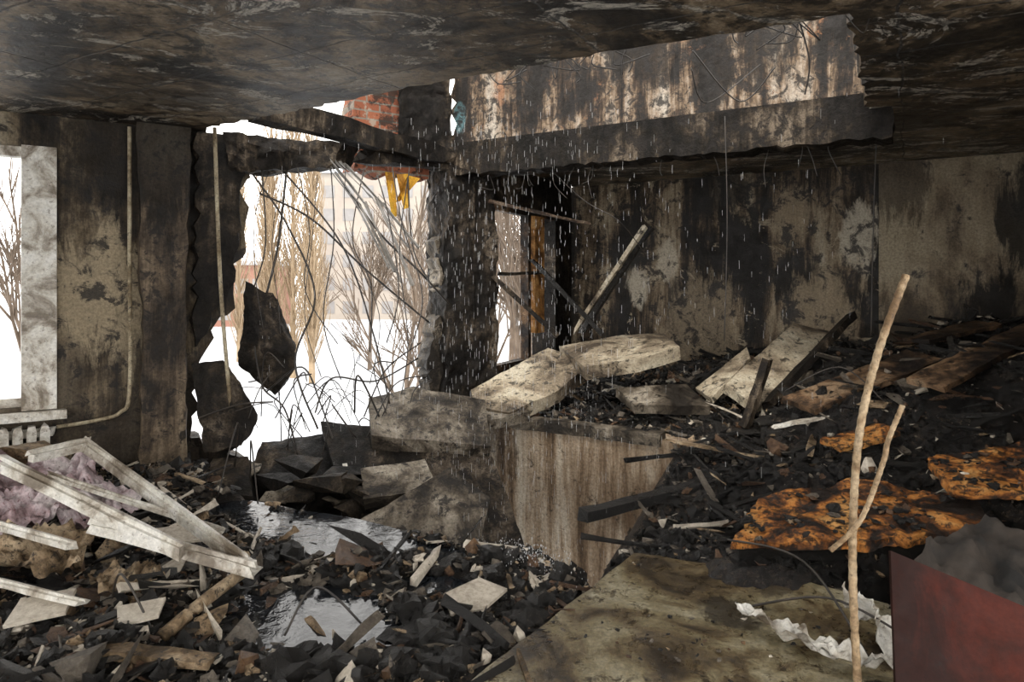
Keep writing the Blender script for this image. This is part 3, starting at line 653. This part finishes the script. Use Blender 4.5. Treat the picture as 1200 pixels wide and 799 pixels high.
for i in range(6):
    o=i*.035
    p0=Vector((-1.55+o*1.2,5.5,2.50-o*.3)); p1=Vector((-1.27+o*1.3,5.5,2.15+U(-.04,.04))); p2=Vector((-1.0+o*1.4,5.55,1.55+U(-.1,.25)))
    w.add(*beam_geo(p0,p1,.022,.006,U(0,1),4,.003)); w.add(*beam_geo(p1,p2,.022,.006,U(0,1),4,.003))
w.build('bent_metal_strips',['strip'])
w=MB()
for p in [[(1.44,4.62,2.62),(1.45,4.6,1.9),(1.43,4.6,1.1)],[(2.62,4.9,2.64),(2.62,4.95,1.9),(2.63,5.0,1.1)],[(1.05,4.0,2.75),(1.2,4.2,2.6),(1.6,4.4,2.9)],[(1.3,3.1,2.7),(1.35,3.1,2.5),(1.33,3.1,2.35)],[(.9,3.4,2.65),(1.2,3.6,2.45),(1.35,3.5,2.6)],[(.2,5.9,2.6),(.6,5.8,2.2),(.9,5.7,2.0),(1.2,6.0,1.7)]]:
    w.add(*tube_geo(p,.004,8,5))
for i in range(18):
    t=R(); x=-.34+1.79*t; y=3.90-.97*t
    a=Vector((x,y,2.66)); w.add(*tube_geo([a,a+Vector((U(-.06,.1),.02,-U(.02,.10))),a+Vector((U(-.15,.2),.04,-U(-.03,.12)))],.003,5,4))
for i in range(14):
    s=U(.1,3.4); a=Lf(s,2.47,.05); w.add(*tube_geo([a,a+Vector((U(-.05,.05),0,-U(.05,.15))),a+Vector((U(-.12,.12),0,-U(.1,.3)))],.003,5,4))
w.build('hanging_cables',['wire'],True)
w=MB()
for p in [[(1.0,2.9,.12),(1.25,2.7,.25),(1.45,2.5,.2)],[(.98,3.1,.33),(1.2,2.8,.35),(1.32,2.5,.1)],[(-1.7,2.9,.15),(-1.6,2.8,.3),(-1.45,2.75,.1)],[(-.9,2.7,.1),(-.8,2.8,.25),(-.6,2.8,.08)],[(2.0,5.0,.7),(2.3,4.8,.9),(2.5,4.6,.7)],[(-1.8,4.7,.2),(-1.72,4.5,.45),(-1.6,4.3,.1)],[(-1.95,4.8,.2),(-1.85,4.6,.55),(-1.9,4.4,.1)]]:
    w.add(*tube_geo(p,.005,8,5))
w.build('loose_wires',['wire'],True)

# falling water drops + splash at the broken floor edge
w=MB()
def dropg(x,y,z,L,r):
    w.add([(x-r,y-r,z),(x+r,y-r,z),(x,y+r,z),(x-r,y-r,z+L),(x+r,y-r,z+L),(x,y+r,z+L)],[(0,1,2),(5,4,3),(0,3,4,1),(1,4,5,2),(2,5,3,0)])
for i in range(1900):
    k=R()
    if k<.75: x=random.gauss(.0,.40); y=U(3.95,5.2)-x*.4
    elif k<.88: x=U(-2,-.3); y=4.2-x*.4+U(0,.4)
    else: x=U(.5,2.4); y=U(3.6,5.6)
    dropg(x,y,U(-.3,2.6),U(.015,.06),U(.0003,.0007))
for i in range(800):
    x=random.gauss(.12,.16); y=3.42-(x-.12)*.5+random.gauss(0,.07); dropg(x,y,height(x,y)+abs(random.gauss(0,.035)),U(.003,.010),U(.0008,.0017))
w.build('falling_water_drops',['drop'])

# ------------------------------------------------------------------ outside
w=MB()
n=60
vs=[];fs=[]
for i in range(n+1):
    for j in range(n+1):
        x=-160+i*320/n;y=-30+j*230/n; vs.append((x,y,-3.2+ .25*noise.noise(Vector((x*.05,y*.05,0)))*(1 if y>12 else 0)))
for i in range(n):
    for j in range(n):
        a=i*(n+1)+j; fs.append((a,a+n+1,a+n+2,a+1))
w.add(vs,fs); w.build('snow_ground',['snow'],True)
def tree(mb,base,h,r,spread,depth):
    def br(p,d,L,r,dep):
        q=p+d*L; 
        s=d.cross(Vector((.2,.95,.1))).normalized();u=s.cross(d)
        mb.add([p+s*r,p-s*r*.5+u*r*.87,p-s*r*.5-u*r*.87,q+s*r*.65,q-s*r*.33+u*r*.56,q-s*r*.33-u*r*.56],[(0,1,4,3),(1,2,5,4),(2,0,3,5)])
        if dep==0: return
        for k in range(3 if dep>1 else 4):
            nd=(d+Vector((U(-1,1),U(-1,1),U(-.3,.6)))*spread).normalized()
            t=U(.45,1); br(p.lerp(q,t),nd,L*U(.6,.85),r*.58,dep-1)
        br(q,(d+Vector((U(-1,1),U(-1,1),.3))*spread*.3).normalized(),L*.8,r*.65,dep-1)
    br(Vector(base),Vector((U(-.04,.04),U(-.04,.04),1)).normalized(),h*.3,r,depth)
def poplar(mb,base,h):
    b=Vector(base); mb.add(*tube_geo([b,b+Vector((0,0,h))],.16,8,5,.1))
    for i in range(240):
        z=h*U(.06,.95);a=U(0,6.28);L=U(1.0,2.6)*(1-.5*z/h)
        p=b+Vector((0,0,z)); q=p+Vector((math.cos(a)*.34,math.sin(a)*.34,.94))*L
        q2=q+Vector((U(-.15,.15),U(-.15,.15),.8))
        mb.add(*tube_geo([p,q,q2],.026,2,3,.4))
w=MB()
for x,y,h in [(-11.6,33,12),(-10.6,33,13),(-10.0,34,12),(-12.6,35,11),(-9.1,31,10),(-16,40,11)]: poplar(w,(x,y,-3.2),h)
w.build('poplar_trees',['poplar'])
for x,y,h in [(-7.5,36,9),(-5.4,40,10),(-4.0,34,8),(.6,26,10),(-.6,22,8),(-15.5,22,9),(-17,28,10),(-13.5,46,9),(-2.5,16,8),(2.2,30,10),(-.1,15,9),(1.0,19,9),(.2,11,7)]:
    w=MB(); tree(w,(x,y,-3.2),h,.14 if h>8 else .09,.55,4); w.build('bare_tree',['bark'])
def building(name,x0,x1,y0,y1,z1,mat,nx,nz):
    w=MB(); z0=-3.3
    v=[(x0,y0,z0),(x1,y0,z0),(x1,y1,z0),(x0,y1,z0),(x0,y0,z1),(x1,y0,z1),(x1,y1,z1),(x0,y1,z1)]
    w.add(v,[(0,1,5,4),(1,2,6,5),(2,3,7,6),(3,0,4,7),(4,5,6,7)])
    w.add([(x0-.4,y0-.4,z1),(x1+.4,y0-.4,z1),(x1+.4,y1,z1),(x0-.4,y1,z1),(x0-.4,y0-.4,z1+.4),(x1+.4,y0-.4,z1+.4),(x1+.4,y1,z1+.4),(x0-.4,y1,z1+.4)],[(0,1,5,4),(1,2,6,5),(2,3,7,6),(3,0,4,7),(4,5,6,7),(0,3,2,1)],2)
    for i in range(nx):
        for k in range(nz):
            cx=x0+(x1-x0)*(i+.5)/nx; cz=z0+1.6+(z1-z0-1)*(k)/nz; a=.7;b_=.75
            w.add([(cx-a,y0-.05,cz-b_),(cx+a,y0-.05,cz-b_),(cx+a,y0-.05,cz+b_),(cx-a,y0-.05,cz+b_)],[(0,1,2,3)],1)
    w.build(name,[mat,'bwin','snow'])
building('apartment_block',-24,-7,85,97,15,'bldg',7,6)
building('low_brick_building',-34,-25,70,78,3.2,'bldr',5,2)

# ------------------------------------------------------------------ light
sc=bpy.context.scene
wd=bpy.data.worlds.new('overcast_sky'); sc.world=wd; wd.use_nodes=True
bg=wd.node_tree.nodes['Background']; bg.inputs[0].default_value=(1.0,.975,.94,1); bg.inputs[1].default_value=2.4
sd=bpy.data.lights.new('sun','SUN'); sd.energy=1.2; sd.angle=math.radians(10); sd.color=(1,.93,.82)
so=bpy.data.objects.new('sun',sd); bpy.context.collection.objects.link(so)
dirv=Vector((.35,1.0,-1.45)).normalized()
so.rotation_euler=dirv.to_track_quat('-Z','Y').to_euler(); so.location=(0,0,12)

cd=bpy.data.cameras.new('camera'); cam=bpy.data.objects.new('camera',cd); bpy.context.collection.objects.link(cam)
cam.location=(0,0,1.5); cam.rotation_euler=(math.radians(90),0,0); cd.lens=24; cd.sensor_width=36
cd.shift_y=-(399.5-330)/1200; cd.clip_end=500
sc.camera=cam
sc.view_settings.view_transform='Standard'
sc.view_settings.exposure=0.55
